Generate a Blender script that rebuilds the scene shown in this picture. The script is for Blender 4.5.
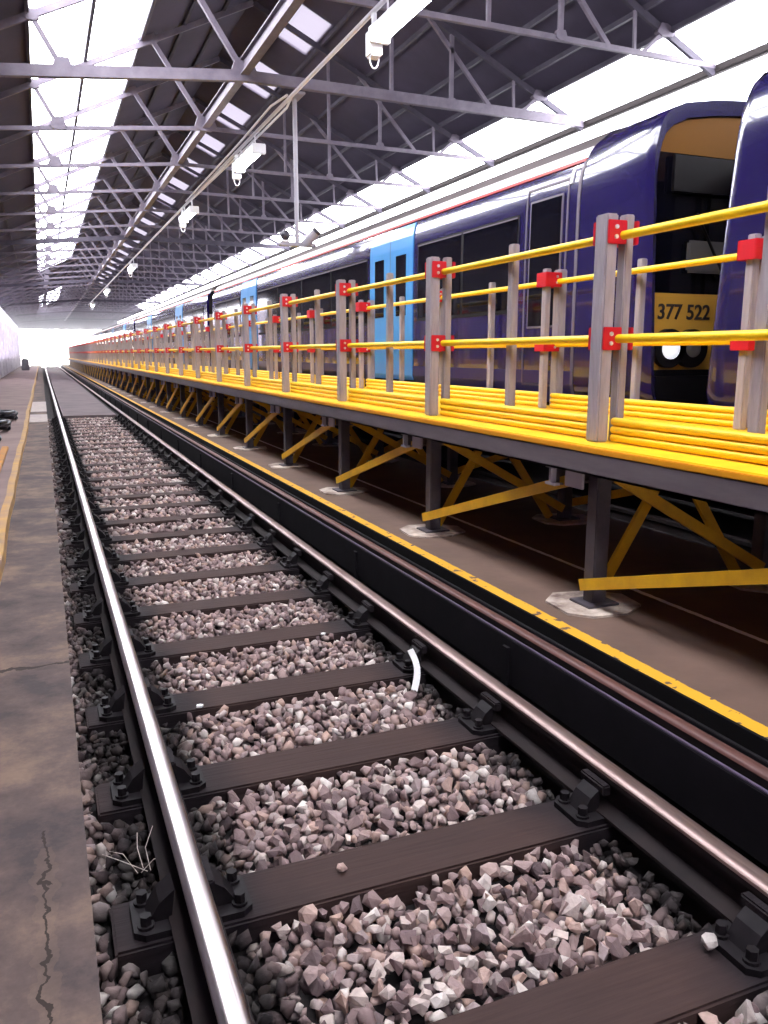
import bpy, bmesh, math, random
import numpy as np
from mathutils import Vector, Matrix, Euler

for o in list(bpy.data.objects):
    bpy.data.objects.remove(o)
SC = bpy.context.scene
COL = SC.collection
random.seed(7)
RNG = np.random.default_rng(11)

# ------------------------------------------------------------------ camera
F = 820.0
PITCH = math.atan(158.5 / F)
_d = Vector(((41 - 384) / F, math.tan(PITCH), 1.0))
YAW = math.atan2(-_d.x, _d.y * math.sin(PITCH) + _d.z * math.cos(PITCH))
CAM_Z = 1.46
cam_data = bpy.data.cameras.new('camera')
cam_data.sensor_fit = 'VERTICAL'
cam_data.sensor_height = 36.0
cam_data.lens = F / 1024 * 36.0
cam_data.clip_start = 0.05
cam_data.clip_end = 600
cam = bpy.data.objects.new('camera', cam_data)
COL.objects.link(cam)
cam.location = (0, 0, CAM_Z)
cam.rotation_euler = (math.pi / 2 - PITCH, 0, -YAW)
SC.camera = cam

# ------------------------------------------------------------------ sky and exposure
SKY = 14.0
LAMP = 45.0
world = bpy.data.worlds.new('overcast_sky')
SC.world = world
world.use_nodes = True
bg = world.node_tree.nodes['Background']
bg.inputs['Color'].default_value = (1.0, 0.962, 0.985, 1)
bg.inputs['Strength'].default_value = SKY
SC.view_settings.view_transform = 'Standard'
SC.view_settings.look = 'None'
SC.view_settings.exposure = 0.0
SC.view_settings.gamma = 1.0
SC.view_settings.use_curve_mapping = False
SC.cycles.max_bounces = 8
SC.cycles.diffuse_bounces = 5
SC.cycles.transparent_max_bounces = 12
SC.cycles.caustics_reflective = False
SC.cycles.caustics_refractive = False
SC.cycles.sample_clamp_indirect = 6.0

# ------------------------------------------------------------------ materials
MATS = {}


def mat(name, col, rough=0.6, metal=0.0, var=0.0, scale=6.0, col2=None, bump=0.0, coat=0.0, stretch=(1, 1, 1),
        spec=0.5, obj_var=0.0, bump_scale=None):
    m = bpy.data.materials.new(name)
    m.use_nodes = True
    nt = m.node_tree
    b = nt.nodes['Principled BSDF']
    b.inputs['Roughness'].default_value = rough
    b.inputs['Metallic'].default_value = metal
    b.inputs['Specular IOR Level'].default_value = spec
    if coat:
        b.inputs['Coat Weight'].default_value = coat
        b.inputs['Coat Roughness'].default_value = 0.05
    b.inputs['Base Color'].default_value = (*col, 1)
    if var or col2 or bump:
        geo = nt.nodes.new('ShaderNodeNewGeometry')
        mp = nt.nodes.new('ShaderNodeMapping')
        mp.inputs['Scale'].default_value = stretch
        nt.links.new(geo.outputs['Position'], mp.inputs['Vector'])
        nz = nt.nodes.new('ShaderNodeTexNoise')
        nz.inputs['Scale'].default_value = scale
        nz.inputs['Detail'].default_value = 6
        nz.inputs['Roughness'].default_value = 0.65
        nt.links.new(mp.outputs['Vector'], nz.inputs['Vector'])
        c2 = col2 or tuple(c * (1 - var) for c in col)
        mr = nt.nodes.new('ShaderNodeMapRange')
        mr.inputs['From Min'].default_value = 0.35
        mr.inputs['From Max'].default_value = 0.65
        nt.links.new(nz.outputs['Fac'], mr.inputs['Value'])
        mx = nt.nodes.new('ShaderNodeMix')
        mx.data_type = 'RGBA'
        mx.inputs['A'].default_value = (*col, 1)
        mx.inputs['B'].default_value = (*c2, 1)
        nt.links.new(mr.outputs['Result'], mx.inputs['Factor'])
        nt.links.new(mx.outputs['Result'], b.inputs['Base Color'])
        if bump:
            nz2 = nt.nodes.new('ShaderNodeTexNoise')
            nz2.inputs['Scale'].default_value = bump_scale or scale * 6
            nz2.inputs['Detail'].default_value = 5
            nt.links.new(mp.outputs['Vector'], nz2.inputs['Vector'])
            bp = nt.nodes.new('ShaderNodeBump')
            bp.inputs['Strength'].default_value = bump
            bp.inputs['Distance'].default_value = 0.01
            nt.links.new(nz2.outputs['Fac'], bp.inputs['Height'])
            nt.links.new(bp.outputs['Normal'], b.inputs['Normal'])
    MATS[name] = m
    return m


def math_node(nt, op, a=None, b=None, clamp=False):
    n = nt.nodes.new('ShaderNodeMath')
    n.operation = op
    n.use_clamp = clamp
    for i, v in ((0, a), (1, b)):
        if v is None:
            continue
        if isinstance(v, (int, float)):
            n.inputs[i].default_value = v
        else:
            nt.links.new(v, n.inputs[i])
    return n.outputs[0]


def mix_col(nt, fac, a, b):
    mx = nt.nodes.new('ShaderNodeMix')
    mx.data_type = 'RGBA'
    for k, v in (('A', a), ('B', b)):
        if isinstance(v, tuple):
            mx.inputs[k].default_value = (*v, 1)
        else:
            nt.links.new(v, mx.inputs[k])
    if isinstance(fac, (int, float)):
        mx.inputs['Factor'].default_value = fac
    else:
        nt.links.new(fac, mx.inputs['Factor'])
    return mx.outputs['Result']


RAIL_L, RAIL_R = 0.295, 1.79


def grease_shade_factor(nt, inner, outer, left_pull=0.0):
    """1 on the strip of grease and painted-in rail shade beside either running rail, ragged with noise"""
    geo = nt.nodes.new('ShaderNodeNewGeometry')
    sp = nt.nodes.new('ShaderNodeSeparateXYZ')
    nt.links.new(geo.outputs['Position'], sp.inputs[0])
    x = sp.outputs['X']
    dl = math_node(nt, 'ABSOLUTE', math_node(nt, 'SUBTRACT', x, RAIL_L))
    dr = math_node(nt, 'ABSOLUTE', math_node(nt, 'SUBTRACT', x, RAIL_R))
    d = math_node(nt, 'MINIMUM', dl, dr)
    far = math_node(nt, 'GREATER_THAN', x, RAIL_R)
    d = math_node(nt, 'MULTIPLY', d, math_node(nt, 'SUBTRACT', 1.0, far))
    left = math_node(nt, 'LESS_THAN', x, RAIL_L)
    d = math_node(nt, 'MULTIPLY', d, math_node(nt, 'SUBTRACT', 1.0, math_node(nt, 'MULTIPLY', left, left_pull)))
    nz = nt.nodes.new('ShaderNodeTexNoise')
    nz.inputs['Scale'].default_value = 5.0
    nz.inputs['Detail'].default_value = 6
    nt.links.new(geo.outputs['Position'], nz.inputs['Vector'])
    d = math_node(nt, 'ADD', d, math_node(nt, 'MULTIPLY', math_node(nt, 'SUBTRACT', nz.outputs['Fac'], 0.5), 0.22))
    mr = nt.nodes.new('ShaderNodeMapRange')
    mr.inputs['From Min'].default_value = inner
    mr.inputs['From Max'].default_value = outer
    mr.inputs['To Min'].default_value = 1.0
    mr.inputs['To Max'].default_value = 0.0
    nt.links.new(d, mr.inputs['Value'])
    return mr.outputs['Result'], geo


def stone_material():
    m = bpy.data.materials.new('crushed_stone')
    m.use_nodes = True
    nt = m.node_tree
    b = nt.nodes['Principled BSDF']
    b.inputs['Roughness'].default_value = 0.85
    b.inputs['Specular IOR Level'].default_value = 0.25
    fac, geo = grease_shade_factor(nt, 0.12, 0.27, 0.28)
    oi = nt.nodes.new('ShaderNodeObjectInfo')
    r = math_node(nt, 'FRACT', math_node(nt, 'ADD', geo.outputs['Random Per Island'], oi.outputs['Random']))
    cr = nt.nodes.new('ShaderNodeValToRGB')
    e = cr.color_ramp.elements
    e[0].position = 0.0
    e[0].color = (0.11, 0.08, 0.085, 1)
    e[1].position = 1.0
    e[1].color = (0.95, 0.88, 0.82, 1)
    for p, c in ((0.22, (0.30, 0.21, 0.205)), (0.50, (0.47, 0.345, 0.325)), (0.66, (0.60, 0.41, 0.33)), (0.74, (0.44, 0.35, 0.35)), (0.88, (0.74, 0.62, 0.56))):
        el = e.new(p)
        el.color = (*c, 1)
    nt.links.new(r, cr.inputs['Fac'])
    nz = nt.nodes.new('ShaderNodeTexNoise')
    nz.inputs['Scale'].default_value = 60
    nz.inputs['Detail'].default_value = 4
    nt.links.new(geo.outputs['Position'], nz.inputs['Vector'])
    c = mix_col(nt, math_node(nt, 'MULTIPLY', nz.outputs['Fac'], 0.55), cr.outputs['Color'], (0.13, 0.09, 0.09))
    c = mix_col(nt, math_node(nt, 'MULTIPLY', fac, 0.95), c, (0.006, 0.005, 0.006))  # oil stain plus shade by the rails, both painted into the stone
    nt.links.new(c, b.inputs['Base Color'])
    bp = nt.nodes.new('ShaderNodeBump')
    bp.inputs['Strength'].default_value = 0.35
    bp.inputs['Distance'].default_value = 0.013
    nt.links.new(nz.outputs['Fac'], bp.inputs['Height'])
    nt.links.new(bp.outputs['Normal'], b.inputs['Normal'])
    MATS['stone'] = m


def wood_material():
    m = bpy.data.materials.new('sleeper_timber')
    m.use_nodes = True
    nt = m.node_tree
    b = nt.nodes['Principled BSDF']
    b.inputs['Roughness'].default_value = 0.75
    b.inputs['Specular IOR Level'].default_value = 0.15
    fac, geo = grease_shade_factor(nt, 0.15, 0.38)
    mp = nt.nodes.new('ShaderNodeMapping')
    mp.inputs['Scale'].default_value = (2.0, 30.0, 30.0)
    nt.links.new(geo.outputs['Position'], mp.inputs['Vector'])
    nz = nt.nodes.new('ShaderNodeTexNoise')
    nz.inputs['Scale'].default_value = 2.2
    nz.inputs['Detail'].default_value = 8
    nt.links.new(mp.outputs['Vector'], nz.inputs['Vector'])
    nz3 = nt.nodes.new('ShaderNodeTexNoise')
    nz3.inputs['Scale'].default_value = 2.5
    nt.links.new(geo.outputs['Position'], nz3.inputs['Vector'])
    c = mix_col(nt, nz.outputs['Fac'], (0.024, 0.016, 0.017), (0.066, 0.043, 0.039))
    c = mix_col(nt, math_node(nt, 'MULTIPLY', nz3.outputs['Fac'], 0.5), c, (0.08, 0.042, 0.034))
    c = mix_col(nt, math_node(nt, 'MULTIPLY', fac, 0.9), c, (0.012, 0.010, 0.013))  # timber blackened by grease, with the rail's shadow painted in
    nt.links.new(c, b.inputs['Base Color'])
    bp = nt.nodes.new('ShaderNodeBump')
    bp.inputs['Strength'].default_value = 0.5
    bp.inputs['Distance'].default_value = 0.008
    nt.links.new(nz.outputs['Fac'], bp.inputs['Height'])
    nt.links.new(bp.outputs['Normal'], b.inputs['Normal'])
    MATS['sleeper'] = m


def dock_floor_material():
    """concrete with a worn yellow edge line and a thin pale line painted on it"""
    m = bpy.data.materials.new('dock_concrete')
    m.use_nodes = True
    nt = m.node_tree
    b = nt.nodes['Principled BSDF']
    b.inputs['Roughness'].default_value = 0.8
    geo = nt.nodes.new('ShaderNodeNewGeometry')
    sp = nt.nodes.new('ShaderNodeSeparateXYZ')
    nt.links.new(geo.outputs['Position'], sp.inputs[0])
    x = sp.outputs['X']
    nz = nt.nodes.new('ShaderNodeTexNoise')
    nz.inputs['Scale'].default_value = 3.0
    nz.inputs['Detail'].default_value = 8
    nt.links.new(geo.outputs['Position'], nz.inputs['Vector'])
    nzf = nt.nodes.new('ShaderNodeTexNoise')
    nzf.inputs['Scale'].default_value = 16.0
    nzf.inputs['Detail'].default_value = 8
    nt.links.new(geo.outputs['Position'], nzf.inputs['Vector'])
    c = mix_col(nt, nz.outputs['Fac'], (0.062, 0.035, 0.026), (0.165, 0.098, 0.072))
    wob = math_node(nt, 'MULTIPLY', math_node(nt, 'SUBTRACT', nzf.outputs['Fac'], 0.5), 0.02)
    xa = math_node(nt, 'ADD', x, wob)
    yel = math_node(nt, 'MULTIPLY', math_node(nt, 'GREATER_THAN', xa, 2.28), math_node(nt, 'LESS_THAN', xa, 2.375))
    wear = math_node(nt, 'GREATER_THAN', nzf.outputs['Fac'], 0.37)
    c = mix_col(nt, math_node(nt, 'MULTIPLY', yel, wear), c, (0.66, 0.335, 0.012))
    wht = math_node(nt, 'MULTIPLY', math_node(nt, 'GREATER_THAN', xa, 3.08), math_node(nt, 'LESS_THAN', xa, 3.115))
    c = mix_col(nt, wht, c, (0.85, 0.78, 0.82))
    nt.links.new(c, b.inputs['Base Color'])
    bp = nt.nodes.new('ShaderNodeBump')
    bp.inputs['Strength'].default_value = 0.25
    bp.inputs['Distance'].default_value = 0.01
    nt.links.new(nzf.outputs['Fac'], bp.inputs['Height'])
    nt.links.new(bp.outputs['Normal'], b.inputs['Normal'])
    MATS['dock'] = m


def path_material():
    m = bpy.data.materials.new('path_concrete')
    m.use_nodes = True
    nt = m.node_tree
    b = nt.nodes['Principled BSDF']
    b.inputs['Roughness'].default_value = 0.8
    b.inputs['Specular IOR Level'].default_value = 0.3
    geo = nt.nodes.new('ShaderNodeNewGeometry')
    nz = nt.nodes.new('ShaderNodeTexNoise')
    nz.inputs['Scale'].default_value = 2.2
    nz.inputs['Detail'].default_value = 9
    nz.inputs['Roughness'].default_value = 0.7
    nt.links.new(geo.outputs['Position'], nz.inputs['Vector'])
    n2 = nt.nodes.new('ShaderNodeTexNoise')
    n2.inputs['Scale'].default_value = 14
    n2.inputs['Detail'].default_value = 8
    nt.links.new(geo.outputs['Position'], n2.inputs['Vector'])
    cr = nt.nodes.new('ShaderNodeValToRGB')
    e = cr.color_ramp.elements
    e[0].position = 0.36
    e[0].color = (0.055, 0.042, 0.044, 1)
    e[1].position = 0.66
    e[1].color = (0.27, 0.18, 0.13, 1)
    el = e.new(0.5)
    el.color = (0.13, 0.09, 0.078, 1)
    nt.links.new(nz.outputs['Fac'], cr.inputs['Fac'])
    c = mix_col(nt, math_node(nt, 'MULTIPLY', n2.outputs['Fac'], 0.6), cr.outputs['Color'], (0.07, 0.055, 0.055))
    sp = nt.nodes.new('ShaderNodeSeparateXYZ')
    nt.links.new(geo.outputs['Position'], sp.inputs[0])
    wob = math_node(nt, 'MULTIPLY', math_node(nt, 'SUBTRACT', n2.outputs['Fac'], 0.5), 0.10)
    dx = math_node(nt, 'ABSOLUTE', math_node(nt, 'ADD', math_node(nt, 'ADD', sp.outputs['X'], 0.10), wob))
    ck = math_node(nt, 'MULTIPLY', math_node(nt, 'LESS_THAN', dx, 0.005), math_node(nt, 'LESS_THAN', math_node(nt, 'ADD', sp.outputs['Y'], wob), 2.6))
    dy = math_node(nt, 'ABSOLUTE', math_node(nt, 'ADD', math_node(nt, 'SUBTRACT', sp.outputs['Y'], 4.12), wob))
    jn = math_node(nt, 'LESS_THAN', dy, 0.012)
    c = mix_col(nt, math_node(nt, 'MAXIMUM', ck, jn), c, (0.035, 0.024, 0.02))
    pale = math_node(nt, 'MULTIPLY', math_node(nt, 'LESS_THAN', dx, 0.028), math_node(nt, 'LESS_THAN', sp.outputs['Y'], 2.5))
    c = mix_col(nt, math_node(nt, 'MULTIPLY', math_node(nt, 'SUBTRACT', pale, ck), 0.10), c, (0.30, 0.20, 0.12))
    nt.links.new(c, b.inputs['Base Color'])
    bp = nt.nodes.new('ShaderNodeBump')
    bp.inputs['Strength'].default_value = 0.4
    bp.inputs['Distance'].default_value = 0.01
    nt.links.new(n2.outputs['Fac'], bp.inputs['Height'])
    nt.links.new(bp.outputs['Normal'], b.inputs['Normal'])
    MATS['path'] = m


def glass_material(name, clear, tint, dirt):
    m = bpy.data.materials.new(name)
    m.use_nodes = True
    nt = m.node_tree
    nt.nodes.remove(nt.nodes['Principled BSDF'])
    out = nt.nodes['Material Output']
    tr = nt.nodes.new('ShaderNodeBsdfTransparent')
    tr.inputs['Color'].default_value = (*tint, 1)
    df = nt.nodes.new('ShaderNodeBsdfTranslucent')
    df.inputs['Color'].default_value = (*dirt, 1)
    mx = nt.nodes.new('ShaderNodeMixShader')
    mx.inputs[0].default_value = clear
    nt.links.new(df.outputs[0], mx.inputs[1])
    nt.links.new(tr.outputs[0], mx.inputs[2])
    nt.links.new(mx.outputs[0], out.inputs['Surface'])
    MATS[name] = m


def emit_material(name, col, strength):
    m = bpy.data.materials.new(name)
    m.use_nodes = True
    b = m.node_tree.nodes['Principled BSDF']
    b.inputs['Base Color'].default_value = (*col, 1)
    b.inputs['Emission Color'].default_value = (*col, 1)
    b.inputs['Emission Strength'].default_value = strength
    MATS[name] = m


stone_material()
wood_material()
dock_floor_material()
path_material()
glass_material('skylight_glass', 0.9, (0.96, 0.98, 1.0), (0.8, 0.82, 0.85))
glass_material('wall_sheet', 0.19, (0.97, 0.95, 1.0), (0.35, 0.33, 0.38))
glass_material('dirty_glass', 0.19, (0.9, 0.9, 0.95), (0.10, 0.09, 0.11))
emit_material('lamp_tube', (0.95, 0.95, 1.0), LAMP)
emit_material('headlight_lens', (0.9, 0.93, 1.0), 0.7)
mat('rail_steel', (0.62, 0.56, 0.56), 0.28, 1.0, var=0.25, scale=4, stretch=(8, .6, 8))
mat('rail_rust', (0.010, 0.007, 0.008), 0.8, 0.0, col2=(0.018, 0.011, 0.011), scale=5, spec=.25)
mat('rail_dull', (0.36, 0.27, 0.25), 0.42, 0.8, col2=(0.22, 0.15, 0.14), scale=6, stretch=(6, .5, 6))
mat('conductor_rust', (0.13, 0.050, 0.038), 0.55, 0.0, col2=(0.075, 0.030, 0.026), scale=5, stretch=(3, 1, 3))
mat('guard_black', (0.005, 0.004, 0.006), 0.7, col2=(0.010, 0.008, 0.011), scale=4, spec=.2)
mat('guard_top', (0.08, 0.06, 0.10), 0.5)
mat('chair_iron', (0.007, 0.0055, 0.007), 0.6, 0.0, col2=(0.013, 0.010, 0.012), scale=20, spec=.2)
mat('dirt', (0.020, 0.015, 0.016), 0.95, col2=(0.012, 0.009, 0.010), scale=4, bump=0.5)
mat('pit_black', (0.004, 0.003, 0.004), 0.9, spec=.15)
mat('infill', (0.17, 0.13, 0.135), 0.85, col2=(0.11, 0.085, 0.09), scale=1.2, bump=0.3)
mat('slab_pale', (0.48, 0.42, 0.39), 0.8, col2=(0.36, 0.30, 0.28), scale=5)
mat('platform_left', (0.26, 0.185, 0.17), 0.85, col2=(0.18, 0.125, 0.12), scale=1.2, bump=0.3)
mat('kerb_paint', (0.52, 0.30, 0.075), 0.75, col2=(0.34, 0.21, 0.13), scale=3, bump=0.3)
mat('orange_paint', (0.55, 0.24, 0.03), 0.75, col2=(0.36, 0.18, 0.08), scale=8)
mat('hose_black', (0.012, 0.014, 0.022), 0.4)
mat('deck_yellow', (0.90, 0.56, 0.010), 0.5, col2=(0.80, 0.46, 0.010), scale=3)
mat('toe_yellow', (0.90, 0.58, 0.012), 0.45, col2=(0.82, 0.50, 0.012), scale=4)
mat('rail_yellow', (0.92, 0.60, 0.012), 0.35)
mat('brace_yellow', (0.80, 0.46, 0.012), 0.5, col2=(0.62, 0.33, 0.015), scale=5)
mat('deck_edge', (0.72, 0.30, 0.005), 0.5)
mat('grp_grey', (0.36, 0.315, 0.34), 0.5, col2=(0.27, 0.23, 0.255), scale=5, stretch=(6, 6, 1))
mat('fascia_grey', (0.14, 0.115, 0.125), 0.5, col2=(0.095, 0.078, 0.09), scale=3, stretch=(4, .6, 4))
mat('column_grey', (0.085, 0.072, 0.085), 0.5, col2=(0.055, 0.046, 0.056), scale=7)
mat('joist_pale', (0.50, 0.47, 0.52), 0.5)
mat('grout', (0.62, 0.53, 0.45), 0.9, col2=(0.14, 0.09, 0.075), scale=4.5)
mat('clamp_red', (0.52, 0.004, 0.016), 0.45)
mat('bolt_zinc', (0.75, 0.73, 0.75), 0.35, 0.6)
mat('navy_paint', (0.0115, 0.006, 0.075), 0.2, coat=1.0, col2=(0.009, 0.005, 0.06), scale=1.2, bump=0.10, bump_scale=2.6)
mat('navy_low', (0.018, 0.014, 0.095), 0.3, coat=0.5)
mat('door_blue', (0.055, 0.27, 0.62), 0.3, coat=0.3)
mat('train_glass', (0.004, 0.004, 0.008), 0.06, spec=0.35)
mat('train_seal', (0.12, 0.10, 0.13), 0.5)
mat('train_roof', (0.10, 0.08, 0.08), 0.7, col2=(0.07, 0.055, 0.055), scale=2)
mat('shoulder_reflection', (0.80, 0.74, 0.74), 0.35)  # white paints the skylight reflection on the train's roof shoulder
mat('cant_orange', (0.42, 0.035, 0.03), 0.5)
mat('underframe', (0.012, 0.011, 0.014), 0.7)
mat('cab_yellow', (0.52, 0.29, 0.045), 0.4)
mat('cab_ochre', (0.19, 0.078, 0.006), 0.55, spec=.12)
mat('cab_black', (0.005, 0.004, 0.006), 0.5, spec=.2)
mat('gangway_grey', (0.09, 0.085, 0.09), 0.6)
mat('text_black', (0.02, 0.015, 0.02), 0.6)
mat('white_plate', (0.85, 0.85, 0.88), 0.4)
mat('roof_dark', (0.060, 0.050, 0.085), 0.9, col2=(0.045, 0.036, 0.062), scale=0.8)
mat('roof_steel', (0.17, 0.145, 0.185), 0.6, col2=(0.115, 0.095, 0.13), scale=4)
mat('roof_steel_dark', (0.06, 0.05, 0.075), 0.7, col2=(0.04, 0.033, 0.052), scale=4)
mat('gutter_iron', (0.03, 0.024, 0.024), 0.8, spec=.2)
mat('conduit_white', (0.72, 0.70, 0.74), 0.4)
mat('lamp_body', (0.80, 0.80, 0.83), 0.45)
mat('pole_grey', (0.33, 0.31, 0.36), 0.5)
mat('camera_grey', (0.30, 0.28, 0.33), 0.5)
mat('camera_dark', (0.03, 0.025, 0.04), 0.4)
mat('wall_white', (0.86, 0.84, 0.90), 0.8, col2=(0.55, 0.52, 0.58), scale=1.5)
mat('wall_dark', (0.10, 0.085, 0.11), 0.85, col2=(0.07, 0.06, 0.08), scale=1.0)
mat('plastic_white', (0.95, 0.95, 0.94), 0.4)
mat('dry_grass', (0.50, 0.42, 0.38), 0.8)
mat('cabinet_dark', (0.06, 0.05, 0.075), 0.6)


# ------------------------------------------------------------------ mesh helpers
class MB:
    def __init__(self):
        self.v, self.f = [], []

    def add(self, verts, faces):
        n = len(self.v)
        self.v += [tuple(p) for p in verts]
        self.f += [tuple(i + n for i in f) for f in faces]
        return self

    def box(self, x0, x1, y0, y1, z0, z1):
        return self.add([(x0, y0, z0), (x1, y0, z0), (x1, y1, z0), (x0, y1, z0), (x0, y0, z1), (x1, y0, z1), (x1, y1, z1), (x0, y1, z1)],
                        [(3, 2, 1, 0), (4, 5, 6, 7), (0, 1, 5, 4), (1, 2, 6, 5), (2, 3, 7, 6), (3, 0, 4, 7)])

    def bbox(self, x0, x1, y0, y1, z0, z1, b=0.005):
        """box with its edges bevelled"""
        bm = bmesh.new()
        bmesh.ops.create_cube(bm, size=1)
        for v in bm.verts:
            v.co = Vector(((x0 + x1) / 2 + v.co.x * (x1 - x0), (y0 + y1) / 2 + v.co.y * (y1 - y0), (z0 + z1) / 2 + v.co.z * (z1 - z0)))
        bmesh.ops.bevel(bm, geom=list(bm.edges), offset=b, segments=2, affect='EDGES')
        bm.verts.index_update()
        self.add([v.co for v in bm.verts], [[v.index for v in f.verts] for f in bm.faces])
        bm.free()
        return self

    def beam(self, p, q, w, h, up=(0, 0, 1)):
        p, q = Vector(p), Vector(q)
        d = (q - p).normalized()
        u = Vector(up)
        s = d.cross(u)
        if s.length < 1e-4:
            s = d.cross(Vector((1, 0, 0)))
        s.normalize()
        u = s.cross(d).normalized()
        s, u = s * w / 2, u * h / 2
        vs = [p - s - u, p + s - u, p + s + u, p - s + u, q - s - u, q + s - u, q + s + u, q - s + u]
        return self.add(vs, [(0, 1, 2, 3), (7, 6, 5, 4), (0, 4, 5, 1), (1, 5, 6, 2), (2, 6, 7, 3), (3, 7, 4, 0)])

    def tube(self, pts, r, n=10, cap=True):
        pts = [Vector(p) for p in pts]
        base = len(self.v)
        prev = None
        for i, p in enumerate(pts):
            a = pts[max(i - 1, 0)]
            b = pts[min(i + 1, len(pts) - 1)]
            d = (b - a).normalized()
            if prev is None:
                s = d.cross(Vector((0, 0, 1)))
                if s.length < 1e-3:
                    s = d.cross(Vector((1, 0, 0)))
            else:
                s = prev - d * prev.dot(d)
            s.normalize()
            prev = s
            t = d.cross(s)
            rr = r[i] if isinstance(r, (list, tuple)) else r
            for k in range(n):
                an = 2 * math.pi * k / n
                self.v.append(tuple(p + (s * math.cos(an) + t * math.sin(an)) * rr))
        for i in range(len(pts) - 1):
            for k in range(n):
                a0 = base + i * n + k
                a1 = base + i * n + (k + 1) % n
                self.f.append((a0, a1, a1 + n, a0 + n))
        if cap:
            self.f.append(tuple(base + k for k in reversed(range(n))))
            self.f.append(tuple(base + (len(pts) - 1) * n + k for k in range(n)))
        return self

    def prism_y(self, prof, y0, y1):
        """closed outline of (x, z) swept along y"""
        n = len(prof)
        vs = [(x, y0, z) for x, z in prof] + [(x, y1, z) for x, z in prof]
        fs = [tuple(range(n)), tuple(reversed(range(n, 2 * n)))]
        fs += [(i, i + n, (i + 1) % n + n, (i + 1) % n) for i in range(n)]
        return self.add(vs, fs)

    def prism_x(self, prof, x0, x1):
        n = len(prof)
        vs = [(x0, y, z) for y, z in prof] + [(x1, y, z) for y, z in prof]
        fs = [tuple(range(n)), tuple(reversed(range(n, 2 * n)))]
        fs += [(i, i + n, (i + 1) % n + n, (i + 1) % n) for i in range(n)]
        return self.add(vs, fs)

    def prism_z(self, prof, z0, z1):
        n = len(prof)
        vs = [(x, y, z0) for x, y in prof] + [(x, y, z1) for x, y in prof]
        fs = [tuple(range(n)), tuple(reversed(range(n, 2 * n)))]
        fs += [(i, i + n, (i + 1) % n + n, (i + 1) % n) for i in range(n)]
        return self.add(vs, fs)

    def move(self, fn):
        self.v = [tuple(fn(*p)) for p in self.v]
        return self

    def build(self, name, m, parent=None, smooth=False, loc=None):
        me = bpy.data.meshes.new(name)
        me.from_pydata(self.v, [], self.f)
        bm = bmesh.new()
        bm.from_mesh(me)
        bmesh.ops.recalc_face_normals(bm, faces=list(bm.faces))
        bm.to_mesh(me)
        bm.free()
        me.materials.append(MATS[m])
        if smooth:
            me.polygons.foreach_set('use_smooth', [True] * len(me.polygons))
            try:
                me.set_sharp_from_angle(angle=math.radians(40))
            except Exception:
                pass
        o = bpy.data.objects.new(name, me)
        COL.objects.link(o)
        if parent:
            o.parent = parent
        if loc:
            o.location = loc
        return o


def tag(o, label, cat, group=None, kind=None):
    o['label'] = label
    o['category'] = cat
    if group:
        o['group'] = group
    if kind:
        o['kind'] = kind
    return o


def thing(name, label, cat, loc=(0, 0, 0), group=None):
    o = bpy.data.objects.new(name, None)
    o.empty_display_size = 0.1
    COL.objects.link(o)
    o.location = loc
    return tag(o, label, cat, group)


def struct(o, label=None):
    o['kind'] = 'structure'
    if label:
        o['label'] = label
    return o


def kids(o):
    return [c for c in bpy.data.objects if c.parent == o]


def tree_of(o):
    return (o, [(c, kids(c)) for c in kids(o)])


def dup(tree, loc, label):
    o, ch = tree
    r = o.copy()
    COL.objects.link(r)
    r.location = loc
    r['label'] = label
    for c, gs in ch:
        k = c.copy()
        COL.objects.link(k)
        k.parent = r
        for g in gs:
            h = g.copy()
            COL.objects.link(h)
            h.parent = k
    return r


ORD = ['first', 'second', 'third', 'fourth', 'fifth', 'sixth', 'seventh', 'eighth', 'ninth', 'tenth', 'eleventh', 'twelfth',
       'thirteenth', 'fourteenth', 'fifteenth', 'sixteenth']

END = 112.0
# ================================================================== SETTING
# trackbed, floors and paths
struct(MB().box(0.02, 2.34, -3, END, -0.5, -0.265).build('ground', 'dirt'), 'dark earth trackbed under the ballast')
struct(MB().box(-0.40, 0.02, -3, END, -0.5, -0.03).build('path', 'path'), 'worn concrete path strip along the left rail')
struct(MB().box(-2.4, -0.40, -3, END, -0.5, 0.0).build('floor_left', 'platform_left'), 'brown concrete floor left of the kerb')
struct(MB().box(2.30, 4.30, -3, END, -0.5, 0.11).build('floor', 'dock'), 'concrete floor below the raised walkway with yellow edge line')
struct(MB().box(2.285, 2.30, -3, END, -0.4, 0.109).build('gap_black_sheet', 'pit_black'), 'thin black sheet added over the concrete floor edge')  # sheet added so the gap before the floor edge reads black
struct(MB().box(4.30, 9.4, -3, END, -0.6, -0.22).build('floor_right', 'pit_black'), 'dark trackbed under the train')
struct(MB().box(0.40, 1.70, 22.6, END, -0.27, -0.11).build('floor_infill', 'infill'), 'smooth brown infill between the rails further on')

# roof
AX, AZ = 3.99, 7.76
SL = 0.47


def zl(x):
    return AZ - SL * abs(x - AX)


def roof_strip(name, m, x0, x1, y0, y1, t=0.05, lab=None):
    o = MB().prism_y([(x0, zl(x0)), (x1, zl(x1)), (x1, zl(x1) + t), (x0, zl(x0) + t)], y0, y1).build(name, m)
    return struct(o, lab)


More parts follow.
